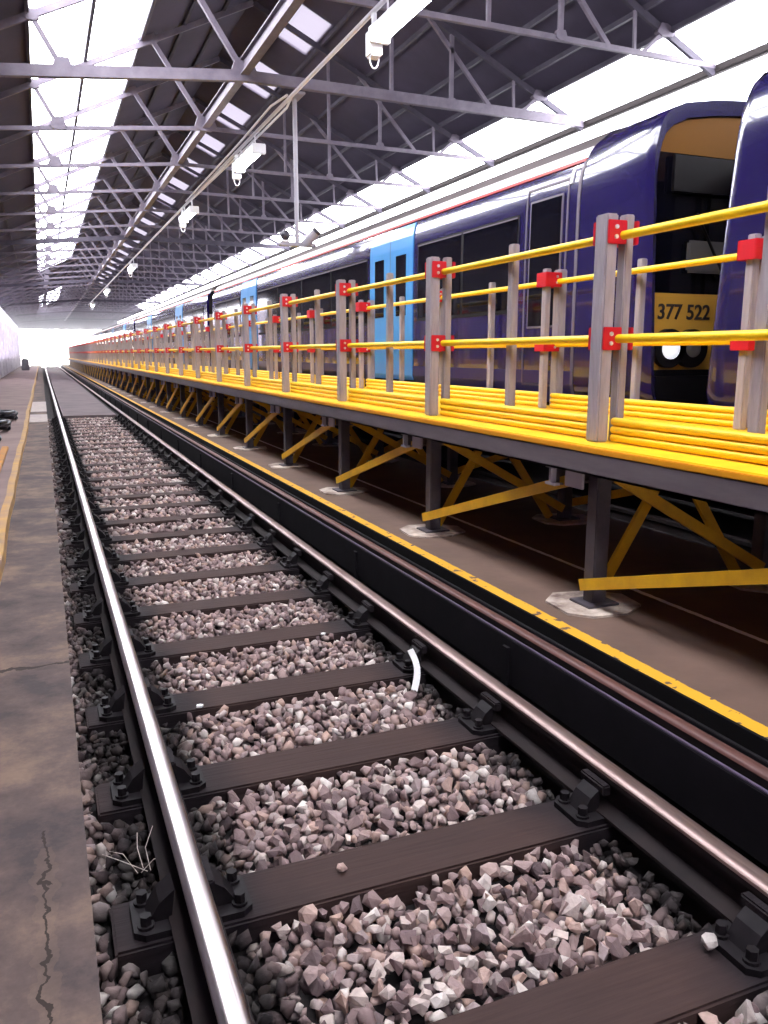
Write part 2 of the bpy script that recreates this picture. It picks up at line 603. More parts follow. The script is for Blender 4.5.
Y0 = -9.0
SKY_END = 52.0
roof_strip('roof_left', 'roof_dark', -2.45, 0.15, Y0, END)
roof_strip('roof_left', 'roof_dark', 2.0, AX, Y0, END)
roof_strip('roof_left', 'roof_dark', 0.15, 2.0, SKY_END, 74)
roof_strip('roof_left', 'roof_dark', 0.15, 2.0, 92, END)
roof_strip('roof_right', 'roof_dark', AX, 4.65, Y0, END)
roof_strip('roof_right', 'roof_dark', 5.22, 8.2, Y0, END)
struct(roof_strip('window_1', 'skylight_glass', 0.15, 2.0, Y0, SKY_END, 0.012), 'long bright rooflight over the left rail')
struct(roof_strip('window_1', 'skylight_glass', 0.15, 2.0, 74, 92, 0.012), 'far rooflight patch over the left rail')
struct(roof_strip('window_2', 'skylight_glass', 8.2, 9.05, Y0, 80, 0.012), 'long bright rooflight above the train')
roof_strip('roof_right', 'roof_dark', 8.2, 9.05, 80, END)
TY0, TP = 12.84, 3.08
yy = Y0
k = -7
while True:
    c = TY0 + TP * k
    a, b = c - 0.82, c + 0.82
    if a > 75:
        break
    roof_strip('roof_right', 'roof_dark', 4.65, 5.22, yy, a)
    struct(roof_strip('window_3', 'dirty_glass', 4.65, 5.22, a, b, 0.012), 'small dirty rooflight near the ridge')
    yy = b
    k += 1
roof_strip('roof_right', 'roof_dark', 4.65, 5.22, yy, END)
for px in (-1.5, -0.7, 0.15, 1.05, 2.0, 2.75, 3.45, 4.6, 5.27, 6.2, 7.1, 7.75, 8.2):
    zz = zl(px)
    struct(MB().beam((px, Y0, zz - 0.03), (px, END, zz - 0.03), 0.05, 0.07).build('purlin', 'roof_steel_dark'), 'roof purlin')

# walls
struct(MB().box(-2.6, -2.4, Y0, 44, -0.5, 4.85).build('wall_left', 'wall_dark'), 'dark near part of the left wall')
struct(MB().box(-2.6, -2.4, 44, END, -0.5, 1.1).build('wall_left', 'wall_white'), 'white foot of the far left wall')
struct(MB().box(-2.51, -2.50, 44, END, 1.1, 3.9).build('wall_left', 'wall_sheet'), 'translucent white sheeting of the far left wall')
struct(MB().box(-2.6, -2.4, 44, END, 4.5, 4.85).build('wall_left', 'wall_white'), 'white wall head above the far left windows')
struct(MB().box(-2.51, -2.50, 44, END, 3.9, 4.5).build('window_5', 'skylight_glass'), 'row of small windows high on the far left wall')
w = MB()
for i in range(27):
    y = 46 + i * 2.4
    w.box(-2.48, -2.30, y, y + 0.5, 0, 4.6)
struct(w.build('pillar', 'wall_white'), 'white wall piers')
struct(MB().box(9.25, 9.4, Y0, END, -0.5, 4.55).build('wall_right', 'wall_dark'), 'dark side wall behind the train')
struct(MB().box(9.30, 9.312, Y0, END, 4.55, 5.40).build('window_4', 'skylight_glass'), 'clerestory glazing above the right wall')
struct(MB().box(-2.6, 9.4, Y0 - 0.2, Y0, -0.5, 8.0).build('light_block_back', 'wall_dark'), 'unseen end wall added behind the viewer to keep light out')  # unseen wall, added to stop sky light flooding in from behind
# gable over the bright far opening
struct(MB().prism_y([(-2.5, 4.4), (9.3, 4.4), (9.3, 5.5), (AX, 7.9), (-2.5, 4.9)], END - 0.2, END).build('wall_far', 'wall_dark'), 'gable above the far opening')

# roof girder, gutter
g = MB().box(2.99, 3.11, Y0, END, 5.46, 5.48).box(2.99, 3.11, Y0, END, 5.66, 5.68).box(3.04, 3.06, Y0, END, 5.48, 5.66)
tag(g.build('roof_girder', 'roof_steel'), 'long grey girder running lengthwise under the roof ridge', 'girder')
g = MB().prism_y([(9.0, 5.42), (9.13, 5.42), (9.13, 5.33), (9.10, 5.31), (9.03, 5.31), (9.0, 5.33)], Y0, END)
gut = g.build('roof_gutter', 'gutter_iron')
tag(gut, 'dark valley gutter along the lower edge of the right rooflight', 'gutter')


# ================================================================== ROOF TRUSSES
def make_truss(heavy):
    t = thing('roof_truss', '', 'roof truss', (0, 0, 0), 'steel roof trusses')
    h, wd = (0.15, 0.10) if heavy else (0.065, 0.06)
    ms = 'roof_steel_dark' if heavy == 2 else 'roof_steel'
    m = MB()
    for p, q in (((-2.38, 4.94), (-0.25, 5.15)), ((-0.25, 5.15), (3.05, 5.46)), ((3.05, 5.46), (9.0, 5.40))):
        m.beam((p[0], 0, p[1]), (q[0], 0, q[1]), wd, h)
    m.build('tie_beam', ms, t)
    MB().beam((-2.38, 0, zl(-2.38) - 0.1), (AX, 0, AZ - 0.1), 0.055, 0.09).build('rafter', 'roof_steel', t)
    MB().beam((AX, 0, AZ - 0.1), (9.0, 0, zl(9.0) - 0.1), 0.055, 0.09).build('rafter', 'roof_steel_dark', t)  # darker copy of the steel, dimness of the right slope painted in
    for p, q, s in (((0.19, 5.9), (0.55, 5.25), .06), ((2.15, 6.85), (3.05, 5.5), .075),
                    ((5.4, 7.0), (5.4, 5.42), .05), ((6.45, 6.5), (6.45, 5.42), .06), ((5.93, 6.78), (7.2, 5.43), .06),
                    ((7.6, 5.97), (7.62, 5.42), .04), ((8.12, 5.75), (7.75, 5.42), .05), ((8.12, 5.75), (8.75, 5.42), .04)):
        MB().beam((p[0], 0, p[1]), (q[0], 0, q[1]), s, s * 0.9, up=(0, 1, 0)).build('strut', 'roof_steel', t)
    for x, z, a, b in ((3.05, 5.55, .2, .14), (0.55, 5.30, .14, .10), (2.10, 6.84, .17, .10), (0.2, 5.88, .1, .07), (8.12, 5.74, .16, .08), (6.45, 5.46, .09, .06)):
        pts = [(x - a, z - b * .5), (x - a * .5, z - b), (x + a * .5, z - b), (x + a, z - b * .5), (x + a * .6, z + b), (x - a * .6, z + b)]
        MB().prism_y(pts, -0.042, 0.042).build('gusset_plate', 'roof_steel', t)
    return t


tl, th, td = make_truss(0), make_truss(1), make_truss(2)
trees = {0: tree_of(tl), 1: tree_of(th), 2: tree_of(td)}
used = set()
ks = [k for k in range(-2, 32)]
for k in ks:
    y = TY0 + TP * k
    kind = 1 if k == 0 else (2 if k % 6 == 0 else 0)
    n = k + 2
    if k == 0:
        lab = 'roof truss with the thick grey tie beam that the camera pole hangs from'
    elif k == 6:
        lab = 'roof truss with a thick black tie beam, first dark one down the shed'
    elif kind == 2:
        lab = 'far roof truss with a thick dark tie beam, %s dark one down the shed' % ORD[k // 6 - 1]
    elif k < 0:
        lab = 'light roof truss overhead, %s in front of the thick grey tie beam' % ORD[-k - 1]
    elif k < 6:
        lab = 'light steel roof truss, %s one beyond the thick grey tie beam' % ORD[k - 1]
    else:
        lab = 'light steel roof truss among the distant ones beyond the first black tie beam'
    tr = trees[kind]
    if kind not in used:
        used.add(kind)
        tr[0].location = (0, y, 0)
        tr[0]['label'] = lab
    else:
        dup(tr, (0, y, 0), lab)

# ================================================================== TRACK
def rail_profile(cx, top, head=0.035, foot=0.070, h=0.155):
    b = top - h
    right = [(foot, b), (foot, b + 0.012), (0.012, b + 0.03), (0.009, b + 0.06), (0.009, top - 0.05), (head, top - 0.038), (head, top - 0.010), (head - 0.008, top - 0.002), (head * .4, top)]
    left = [(-x, z) for x, z in reversed(right)]
    return [(cx + x, z) for x, z in right + left]


def running_rail(x, lab, headmat, head=0.035):
    t = thing('running_rail', lab, 'rail', (x, 0, 0))
    pr = rail_profile(0, 0.0, head)
    MB().prism_y([(a, min(b, -0.012)) for a, b in pr], -2, END + 8).build('rail_body', 'rail_rust', t)
    hp = [(head + .0005, -0.020), (head + .0005, -0.010), (head - .008, -0.002), (head * .4, 0.0), (-head * .4, 0.0), (-head + .008, -0.002), (-head - .0005, -0.010), (-head - .0005, -0.020)]
    MB().prism_y(hp, -2, END + 8).build('rail_head', headmat, t, smooth=True)
    return t


running_rail(RAIL_L, 'shiny left running rail with polished silver head', 'rail_steel')
running_rail(RAIL_R, 'right running rail with dull brownish head', 'rail_dull')

t = thing('conductor_rail', 'rusty brown third rail raised between right running rail and yellow line', 'conductor rail', (2.165, 0, 0))
MB().prism_y(rail_profile(0, 0.074, 0.028, 0.06, 0.13), -2, END).build('rail_body', 'rail_rust', t)
MB().prism_y([(0.030, 0.062), (0.027, 0.071), (0.018, 0.0775), (-0.018, 0.0775), (-0.027, 0.071), (-0.030, 0.062)], -2, END).build('rail_head', 'conductor_rust', t, smooth=True)
for i in range(40):
    y = 1.0 + i * 2.2
    MB().tube([(0, y, -0.22), (0, y, -0.12), (0, y, -0.05)], [0.06, 0.045, 0.04], 12).build('insulator', 'chair_iron', t)
t = thing('guard_board', 'black guard board standing between right running rail and third rail', 'guard board', (2.098, 0, 0))
MB().bbox(-0.012, 0.012, -2, END, -0.20, 0.044, 0.003).build('board', 'guard_black', t)
MB().bbox(-0.008, 0.008, -2, END, 0.044, 0.052, 0.002).build('top_strip', 'guard_top', t)
for i in range(45):
    y = 1.2 + i * 2.2
    MB().box(-0.03, -0.013, y, y + 0.05, -0.2, 0.0).build('bracket', 'guard_black', t)
t = thing('guard_board', 'black guard board between third rail and yellow floor edge', 'guard board', (2.262, 0, 0))
MB().bbox(-0.010, 0.010, -2, END, -0.20, 0.05, 0.003).build('board', 'guard_black', t)

# sleepers with chairs
SY = [1.72 + 0.0, ]
sl_y0 = 1.45 + 0.02
SLEEPER_W = 0.228


def make_sleeper():
    t = thing('sleeper', '', 'sleeper', (0, 0, 0), 'timber sleepers of the track')
    m = MB().bbox(0.07, 2.03, -SLEEPER_W / 2, SLEEPER_W / 2, -0.33, -0.17, 0.008)
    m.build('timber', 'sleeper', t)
    for x in (RAIL_L, RAIL_R):
        c = MB().prism_z([(x - .17, -.07), (x - .14, -.095), (x + .14, -.095), (x + .17, -.07), (x + .17, .07), (x + .14, .095), (x - .14, .095), (x - .17, .07)], -0.171, -0.149)
        for s in (-1, 1):
            c.prism_y([(x + s * .062, -.15), (x + s * .13, -.15), (x + s * .095, -.095), (x + s * .05, -.06)], -.045, .045)
        ch = c.build('rail_chair', 'chair_iron', t)
        for s in (-1, 1):
            for yq in (-.055, .055):
                b = MB().tube([(x + s * .135, yq, -.15), (x + s * .135, yq, -.140)], .024, 12)
                b.tube([(x + s * .135, yq, -.140), (x + s * .135, yq, -.112)], .017, 6)
                b.build('bolt', 'chair_iron', ch)
        kx = x - .045 if x > 1 else x + .045
        MB().bbox(min(kx - .018, kx + .018), kx + .018, -.07, .07, -.085, -.045, .006).build('rail_key', 'sleeper', ch)
    return t


sp = make_sleeper()
str_ = tree_of(sp)
SLP = []
y = 1.475
i = 0
while y < 22.4:
    SLP.append(y)
    y += 0.76
for i, y in enumerate(SLP):
    if i == 0:
        lab = 'dark timber sleeper nearest the camera at the bottom edge'
    elif i < 10:
        lab = 'dark timber sleeper across the ballast, %s from the bottom edge' % ORD[i]
    else:
        lab = 'distant timber sleeper sunk in ballast before the smooth brown infill'
    if i == 0:
        sp.location = (0, y, 0)
        sp['label'] = lab
    else:
        dup(str_, (0, y, 0), lab)


# ------------------------------------------------------------------ ballast
def hull(seed, n, sq):
    rg = np.random.default_rng(seed)
    p = rg.normal(size=(n, 3))
    p /= np.linalg.norm(p, axis=1)[:, None]
    p *= rg.uniform(0.82, 1.08, size=(n, 1))
    p *= np.array(sq)
    bm = bmesh.new()
    for q in p:
        bm.verts.new(q)
    r = bmesh.ops.convex_hull(bm, input=list(bm.verts))
    bmesh.ops.delete(bm, geom=[v for v in bm.verts if not v.link_faces], context='VERTS')
    bmesh.ops.triangulate(bm, faces=list(bm.faces))
    bmesh.ops.recalc_face_normals(bm, faces=list(bm.faces))
    bm.verts.index_update()
    v = np.array([q.co[:] for q in bm.verts])
    f = np.array([[q.index for q in fc.verts] for fc in bm.faces])
    bm.free()
    return v, f


PROTO = []
for i in range(26):
    a = random.uniform(.75, 1.15)
    PROTO.append(hull(100 + i, random.choice((11, 13, 16)), (1.12 * a, .92, random.uniform(.6, .85))))


def rotm(rg):
    q = rg.normal(size=4)
    q /= np.linalg.norm(q)
    a, b, c, d = q
    return np.array([[a*a+b*b-c*c-d*d, 2*(b*c-a*d), 2*(b*d+a*c)], [2*(b*c+a*d), a*a-b*b+c*c-d*d, 2*(c*d-a*b)], [2*(b*d-a*c), 2*(c*d+a*b), a*a-b*b-c*c+d*d]])


def on_sleeper(y, pad):
    for s in SLP:
        if abs(y - s) < SLEEPER_W / 2 + pad:
            return True
    return False


stones = []   # x, y, z, r, kind
for (ya, yb, cell, z, rr, top) in ((0.75, 7.5, 0.044, -0.225, 0.030, 0), (0.75, 7.5, 0.043, -0.190, 0.0285, 1), (7.5, 22.55, 0.058, -0.192, 0.036, 0)):
    for yy in np.arange(ya, yb, cell):
        for xx in np.arange(0.04, 2.30, cell):
            x = xx + RNG.uniform(-.5, .5) * cell
            y = yy + RNG.uniform(-.5, .5) * cell
            r = rr * RNG.choice([.72, .9, 1.0, 1.15, 1.38], p=[.22, .28, .28, .16, .06])
            if on_sleeper(y, r * .55) and 0.05 < x < 2.05:
                continue
            if abs(x - RAIL_L) < .075 or abs(x - RAIL_R) < .075 or abs(x - 2.165) < .1 or abs(x - 2.075) < .05 or x > 2.24:
                continue
            if (abs(x - RAIL_L) < .19 or abs(x - RAIL_R) < .19) and on_sleeper(y, .02):
                continue
            dz = RNG.uniform(-.014, .012)
            dr = min(abs(x - RAIL_L), abs(x - RAIL_R))
            low = -.03 * max(0, 1 - dr / .3) if x < RAIL_R else -.05
            stones.append((x, y, z + dz + low, r, top))

# which stones of the top layer show largest
fwd = np.array([math.sin(YAW) * math.cos(PITCH), math.cos(YAW) * math.cos(PITCH), -math.sin(PITCH)])
rgt = np.array([math.cos(YAW), -math.sin(YAW), 0])
upv = np.cross(rgt, fwd)
S = np.array(stones)
rel = S[:, :3] - np.array([0, 0, CAM_Z])
dep = rel @ fwd
u = 384 + F * (rel @ rgt) / dep
v = 512 - F * (rel @ upv) / dep
inview = (dep > .2) & (u > 4) & (u < 764) & (v < 1020) & (S[:, 4] > 0) & (S[:, 0] > .5) & (S[:, 0] < 1.58)
score = np.where(inview, S[:, 3] / np.maximum(dep, .2), 0)
single = set(np.argsort(-score)[:292].tolist())

V, Fc, n = [], [], 0
for i, (x, y, z, r, top) in enumerate(stones):
    if i in single:
        continue
    pv, pf = PROTO[RNG.integers(len(PROTO))]
    q = (pv * r) @ rotm(RNG).T
    V.append(q + np.array([x, y, z]))
    Fc.append(pf + n)
    n += len(pv)
V = np.concatenate(V)
Fc = np.concatenate(Fc)
me = bpy.data.meshes.new('ballast_gravel')
me.vertices.add(len(V))
me.vertices.foreach_set('co', V.astype(np.float32).ravel())
me.loops.add(Fc.size)
me.loops.foreach_set('vertex_index', Fc.astype(np.int32).ravel())
me.polygons.add(len(Fc))
me.polygons.foreach_set('loop_start', np.arange(0, Fc.size, 3, dtype=np.int32))
me.update(calc_edges=True)
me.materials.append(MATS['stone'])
o = bpy.data.objects.new('ballast_gravel', me)
COL.objects.link(o)
tag(o, 'pinkish grey crushed stone ballast filling the track between the sleepers', 'ballast', kind='stuff')

stone_me = []
for pv, pf in PROTO:
    m_ = bpy.data.meshes.new('ballast_stone')
    m_.from_pydata(pv.tolist(), [], pf.tolist())
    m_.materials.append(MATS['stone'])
    stone_me.append(m_)
for i in sorted(single):
    x, y, z, r, top = stones[i]
    o = bpy.data.objects.new('ballast_stone', stone_me[int(RNG.integers(len(stone_me)))])
    COL.objects.link(o)
    o.location = (x, y, z)
    o.scale = (r, r, r)
    o.rotation_euler = (RNG.uniform(0, 6.28), RNG.uniform(0, 6.28), RNG.uniform(0, 6.28))
    tag(o, 'loose crushed stone on top of the nearest ballast between the rails', 'stone', 'nearest stones of the ballast')


def lone_stone(x, y, z, r, seed, lab):
    pv, pf = hull(seed, 16, (1.0, .9, .8))
    m_ = bpy.data.meshes.new('loose_stone')
    m_.from_pydata((pv * r).tolist(), [], pf.tolist())
    m_.materials.append(MATS['stone'])
    o = bpy.data.objects.new('loose_stone', m_)
    COL.objects.link(o)
    o.location = (x, y, z)
    tag(o, lab, 'stone')


lone_stone(0.775, 2.235, -0.153, 0.021, 5, 'small grey stone lying alone on top of the second sleeper')
lone_stone(1.60, 1.515, -0.143, 0.031, 8, 'grey stone on the nearest sleeper beside the right rail chair')

# small finds on the track
pts = []
for i in range(9):
    a = i / 8
    pts.append((1.60 + 0.030 * math.sin(a * 3.0) + .03 * a, 3.50 + .13 * a, -0.19 + 0.165 * a))
m = MB()
for i in range(8):
    m.beam(pts[i], pts[i + 1], 0.034, 0.006, up=(0, -.75, .65))
tag(m.build('plastic_strip', 'plastic_white'), 'curved white plastic strip standing up from the ballast by right rail', 'strip')
stalk = thing('dry_grass_tuft', 'thin dry grass stalks in the ballast left of the left rail', 'grass', (0.17, 2.52, -0.20))
for k, (ax, ay, L) in enumerate(((-.5, .5, .16), (.5, -.25, .20), (.1, .9, .13), (-.75, .1, .14), (.35, .55, .18))):
    MB().tube([(0.01 * k, 0, 0), (ax * L * .5, ay * L * .5, .055), (ax * L, ay * L, .05 + .012 * k)], .0014, 5).build('stalk', 'dry_grass', stalk)
for (x, y, z, s, lab) in ((0.57, 3.66, -.166, .018, 'tiny white chip on the sleeper end beside the left rail'), (1.42, 4.4, -.166, .017, 'tiny white chip lying on a sleeper near the right rail'),
                          (2.86, 2.44, .112, .022, 'crumpled white scrap of paper on the concrete near right edge')):
    m = MB().prism_z([(-s, -s * .5), (s * .3, -s * .8), (s, s * .1), (s * .2, s * .7), (-s * .7, s * .5)], 0, s * .5)
    tag(m.build('litter_scrap', 'plastic_white', loc=(x, y, z)), lab, 'litter')

# ================================================================== LEFT SIDE
m = MB()
ys = [-2] + [1.0 + i * 0.9 for i in range(124) if 1.0 + i * 0.9 < END]
rr = random.Random(3)
offs = [rr.uniform(-.011, .011) for _ in ys]


def kx(y):
    return -0.40 + 0.010 * math.sin(y * .45)


for i in range(len(ys) - 1):
    a, b = ys[i], ys[i + 1]
    xa, xb = kx(a) + offs[i], kx(b) + offs[i + 1]
    m.add([(xa - .045, a, -.05), (xa + .045, a, -.05), (xa + .034, a, .045), (xa - .034, a, .045), (xb - .045, b, -.05), (xb + .045, b, -.05), (xb + .034, b, .045), (xb - .034, b, .045)],
          [(0, 4, 5, 1), (1, 5, 6, 2), (2, 6, 7, 3), (3, 7, 4, 0)])
tag(m.build('kerb_timber', 'kerb_paint'), 'wavy worn yellow kerb edging along the left path', 'kerb')
tag(MB().bbox(-0.665, -0.575, 4, 14.0, 0.0, 0.045, .005).build('timber_edging', 'orange_paint'), 'orange painted timber edging left of the wavy yellow kerb', 'edging')
tag(MB().bbox(-0.355, 0.03, 19.6, 22.0, -0.03, -0.012, .004).build('cover_slab', 'slab_pale'), 'nearer pale concrete cover slab on the left path', 'slab')
tag(MB().bbox(-0.355, 0.03, 23.0, 27.8, -0.03, -0.010, .004).build('cover_slab', 'slab_pale'), 'farther pale concrete cover slab on the left path', 'slab')


def hose(x, y, n, r, lab):
    m = MB()
    pts = []
    for i in range(n * 14):
        a = i / 14 * 2 * math.pi
        pts.append((x + (r + .03 * math.sin(a * 1.7)) * math.cos(a), y + (r * 2.4) * math.sin(a) + .1 * math.sin(a * .3), .045 + .055 * (i / 14) + .01 * math.sin(3 * a)))
    m.tube(pts, .04, 8)
    tag(m.build('hose_coil', 'hose_black', smooth=True), lab, 'hose')


hose(-0.98, 15.2, 2, .22, 'black hose coil on the left floor nearest the orange edging')
hose(-0.92, 17.4, 3, .24, 'black hose coil in the middle of the three on the left floor')
hose(-0.90, 20.2, 3, .28, 'farthest black hose coil on the left floor beside the kerb')
t = thing('trackside_cabinet', 'dark trackside cabinet with a short post at the far bright opening', 'cabinet', (-1.35, 80, 0))
MB().bbox(-.32, .32, -.25, .25, 0, 1.0, .04).build('body', 'cabinet_dark', t)
MB().tube([(-.12, 0, 1.0), (-.12, 0, 1.42)], .06, 8).build('post', 'cabinet_dark', t)

# ================================================================== RAISED WALKWAY
DX0, DX1, DZ = 2.53, 4.20, 1.0
DYE = 96.0
t = thing('raised_walkway', 'long raised yellow walkway deck beside the train', 'walkway', (0, 0, 0))
m = MB().bbox(DX0 + .02, DX1, -1.5, DYE, DZ - .04, DZ, .004)
m.build('deck_panel', 'deck_yellow', t)
MB().bbox(DX0, DX0 + .03, -1.5, DYE, DZ - .035, DZ - .006, .004).build('edge_strip', 'deck_edge', t)
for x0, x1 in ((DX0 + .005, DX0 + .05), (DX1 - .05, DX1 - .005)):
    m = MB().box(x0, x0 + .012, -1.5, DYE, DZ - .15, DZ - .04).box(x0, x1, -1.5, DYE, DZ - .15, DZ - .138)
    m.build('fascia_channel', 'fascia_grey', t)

PITCHY = 2.03


def make_trestle():
    t = thing('support_trestle', '', 'trestle', (0, 0, 0), 'trestles under the walkway')
    for x in (2.70, 3.90):
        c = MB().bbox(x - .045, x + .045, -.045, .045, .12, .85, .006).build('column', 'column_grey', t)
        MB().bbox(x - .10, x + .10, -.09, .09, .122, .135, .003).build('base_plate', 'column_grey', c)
        pr = [(x - .24, -.10), (x - .15, -.20), (x + .05, -.22), (x + .22, -.12), (x + .25, .08), (x + .12, .21), (x - .1, .25), (x - .22, .14)]
        MB().prism_z(pr, .105, .122).build('grout_pad', 'grout', c)
        MB().bbox(x - .07, x + .07, -.06, .30, .835, .852, .003).build('cap_plate', 'column_grey', c)
    # transverse joist with pale ends
    j = MB()
    jy = .27
    j.box(2.60, 4.12, jy - .045, jy + .045, .84, .85).box(2.60, 4.12, jy - .045, jy + .045, .745, .755).box(2.60, 4.12, jy - .006, jy + .006, .755, .84)
    jo = j.build('joist', 'fascia_grey', t)
    MB().box(2.565, 2.60, jy - .047, jy + .047, .838, .852).box(2.565, 2.60, jy - .047, jy + .047, .743, .757).box(2.565, 2.60, jy - .010, jy + .010, .757, .838).build('flange_end', 'joist_pale', jo)
    MB().bbox(2.60, 2.616, jy - .25, jy - .09, .75, .845, .003).build('cleat', 'joist_pale', jo)
    for nm, p, q in (('front', (2.637, 0.04, .22), (2.637, -PITCHY + .10, .80)), ('back', (3.96, 0.0, .25), (3.96, -PITCHY + .10, .80)),
                     ('a', (2.76, .065, .13), (3.20, .065, .84)), ('b', (3.30, .065, .84), (3.80, .065, .13)), ('c', (2.76, -.065, .82), (3.84, -.065, .22))):
        up = (0, 0, 1) if nm in ('front', 'back') else (0, 1, 0)
        if nm in ('front', 'back'):
            MB().beam(p, q, .022, .062, up).build('brace', 'brace_yellow', t)
        else:
            MB().beam(p, q, .062, .022, up).build('brace', 'brace_yellow', t)
    return t


tp = make_trestle()
ttree = tree_of(tp)
for i in range(46):
    y = 3.55 + PITCHY * (i - 1)
    if i == 0:
        lab = 'walkway trestle nearest the camera, mostly outside the right edge'
    elif i == 1:
        lab = 'walkway trestle with grey column and yellow braces, nearest complete one at right'
    elif i < 9:
        lab = 'walkway trestle with yellow braces, %s column from the right edge of the photo' % ORD[i - 1]
    else:
        lab = 'distant walkway trestle with yellow braces beyond the eighth column'
    if i == 0:
        tp.location = (0, y, 0)
        tp['label'] = lab
    else:
        dup(ttree, (0, y, 0), lab)


def tube_y(x, z, y0, y1, r):
    return MB().tube([(x, y0, z), (x, y1, z)], r, 12)


def toe_profile(x, z0, s):
    """three half round ridges on a thin back plate; ridges face -x when s = -1"""
    p = []
    hgt = 0.042
    for k in range(3):
        zc = z0 + hgt * (k + .5)
        for j in range(7):
            a = -math.pi / 2 + math.pi * j / 6
            p.append((x + s * (.004 + .020 * math.cos(a)), zc + hgt * .49 * math.sin(a)))
    p += [(x - s * .006, z0 + hgt * 3), (x - s * .006, z0)]
    return p


def make_panel(front):
    """one fence bay; local y runs away from the camera, thick posts at y = 0"""
    if front:
        nm, grp = 'guard_rail_bay', 'front fence bays on the walkway'
        xt, xr, xn, s = 2.700, 2.758, 2.805, -1
    else:
        nm, grp = 'guard_rail_bay', 'rear fence bays on the walkway'
        xt, xr, xn, s = 4.085, 4.012, 3.935, -1
    t = thing(nm, '', 'fence', (0, 0, 0), grp)
    MB().bbox(xt - .036, xt + .036, -.05, .05, DZ, 2.15, .008).build('post', 'grp_grey', t)
    MB().bbox(xn - .025, xn + .025, -.055, .01, DZ, 2.15, .006).build('post', 'grp_grey', t)
    ym = 1.07 if front else 1.15
    pitch = PITCHY if front else 2.18
    xm = xn if front else xt
    MB().bbox(xm - .025, xm + .025, ym - .03, ym + .03, DZ, 2.135, .006).build('post', 'grp_grey', t)
    for z in (2.045, 1.535):
        r = tube_y(xr, z, -.02, pitch - .02, .0225)
        if front:
            r.v = [(x, y, zz) for x, y, zz in r.v]
        r.build('hand_rail' if z > 2 else 'mid_rail', 'rail_yellow', t, smooth=True)
    tx = xr + (.005 if front else -.004)
    ra = MB().prism_y(toe_profile(tx, DZ + .004, -1), .06, pitch - .06)
    ra.build('toe_board', 'toe_yellow', t, smooth=True)
    lo, hi = min(xt - .034 if front else xn - .03, xr), max(xr + .03, xt + .034 if not front else xr + .035)
    for z in (2.06, 1.535):
        h = .058
        if front:
            c = MB().bbox(xt - .034, xr + .022, -.063, -.051, z - h, z + h, .004)
            c.bbox(xt - .038, xn + .045, .051, .063, z - h, z + h, .004)
            c.bbox(xr - .030, xr + .030, -.055, .055, z - h * .8, z + h * .8, .006)
            c.bbox(xn + .027, xn + .045, -.07, .05, z - h, z + h, .004)
        else:
            c = MB().bbox(xn - .05, xr + .03, -.09, -.078, z - h, z + h, .004)
            c.bbox(xn - .05, xn - .027, -.085, .05, z - h, z + h, .004)
            c.bbox(xr - .030, xr + .030, -.078, .055, z - h * .8, z + h * .8, .006)
            c.bbox(xn - .05, xt + .034, .046, .058, z - h, z + h, .004)
        cl = c.build('clamp', 'clamp_red', t)
        bx = (xt + .012) if front else (xr - .02)
        by = -.063 if front else -.09
        for dz in (-.024, .024):
            MB().tube([(bx, by + .002, z + dz), (bx, by - .008, z + dz)], .011, 8).build('bolt', 'bolt_zinc', cl)
    return t


for front, y0 in ((True, 3.60), (False, 3.86)):
    proto = make_panel(front)
    ptree = tree_of(proto)
    side = 'front' if front else 'rear'
    for i in range(46):
        y = y0 + (PITCHY if front else 2.18) * (i - 1)
        if y + 2.2 > DYE:
            break
        if i == 0:
            lab = '%s walkway fence bay cut by the right edge, yellow rails and red clamps' % side
        elif i < 9:
            lab = '%s fence bay with yellow rails and red clamps, %s from the right edge' % (side, ORD[i])
        else:
            lab = 'distant %s fence bay of the walkway, beyond the ninth from the right edge' % side
        if i == 0:
            proto.location = (0, y, 0)
            proto['label'] = lab
        else:
            dup(ptree, (0, y, 0), lab)

# ================================================================== TRAIN
TCX = 5.85
PROF = [(-1.34, 0.98), (-1.395, 1.18), (-1.40, 1.6), (-1.40, 2.3), (-1.396, 2.80), (-1.388, 2.93), (-1.370, 3.02), (-1.338, 3.10)]
RP = [(-1.32, 3.13), (-1.295, 3.18), (-1.25, 3.24)]
RP2 = [(-1.25, 3.24), (-1.10, 3.36), (-0.80, 3.49), (-0.40, 3.59), (0, 3.62)]


def sym(p):
    return p + [(-x, z) for x, z in reversed(p) if x != 0]


def shell(name, prof, y0, y1, m, parent, thick=.06, smooth=True):
    full = sym(prof)
    inner = [(x * (1 - thick / 1.4), z - (thick if z > 3.2 else 0)) for x, z in full]
    n = len(full)
    mb = MB()
    vs = [(x, y0, z) for x, z in full] + [(x, y1, z) for x, z in full] + [(x, y0, z) for x, z in inner] + [(x, y1, z) for x, z in inner]
    fs = []
    for i in range(n - 1):
        fs += [(i, i + 1, i + 1 + n, i + n), (2 * n + i + 1, 2 * n + i, 3 * n + i, 3 * n + i + 1), (i, 2 * n + i, 2 * n + i + 1, i + 1), (n + i, n + i + 1, 3 * n + i + 1, 3 * n + i)]
    fs += [(0, n, 3 * n, 2 * n), (n - 1, 3 * n - 1, 4 * n - 1, 2 * n - 1)]
    mb.add(vs, fs)
    return mb.build(name, m, parent, smooth=smooth)


def body_x(z):
    """outer body x at height z on the walkway side (relative to train centre)"""
    P = PROF + RP
    for (xa, za), (xb, zb) in zip(P, P[1:]):
        if za <= z <= zb:
            return xa + (xb - xa) * (z - za) / (zb - za + 1e-9)
    return P[-1][0]


def side_panel(y0, y1, z0, z1, t0=0.008, t1=.02):
    """thin slab that follows the body side"""
    zs = [z0] + [z for _, z in PROF if z0 < z < z1] + [z1]
    pr = [(body_x(z) - t0, z) for z in zs] + [(body_x(z) + t1, z) for z in reversed(zs)]
    return MB().prism_y(pr, y0, y1)


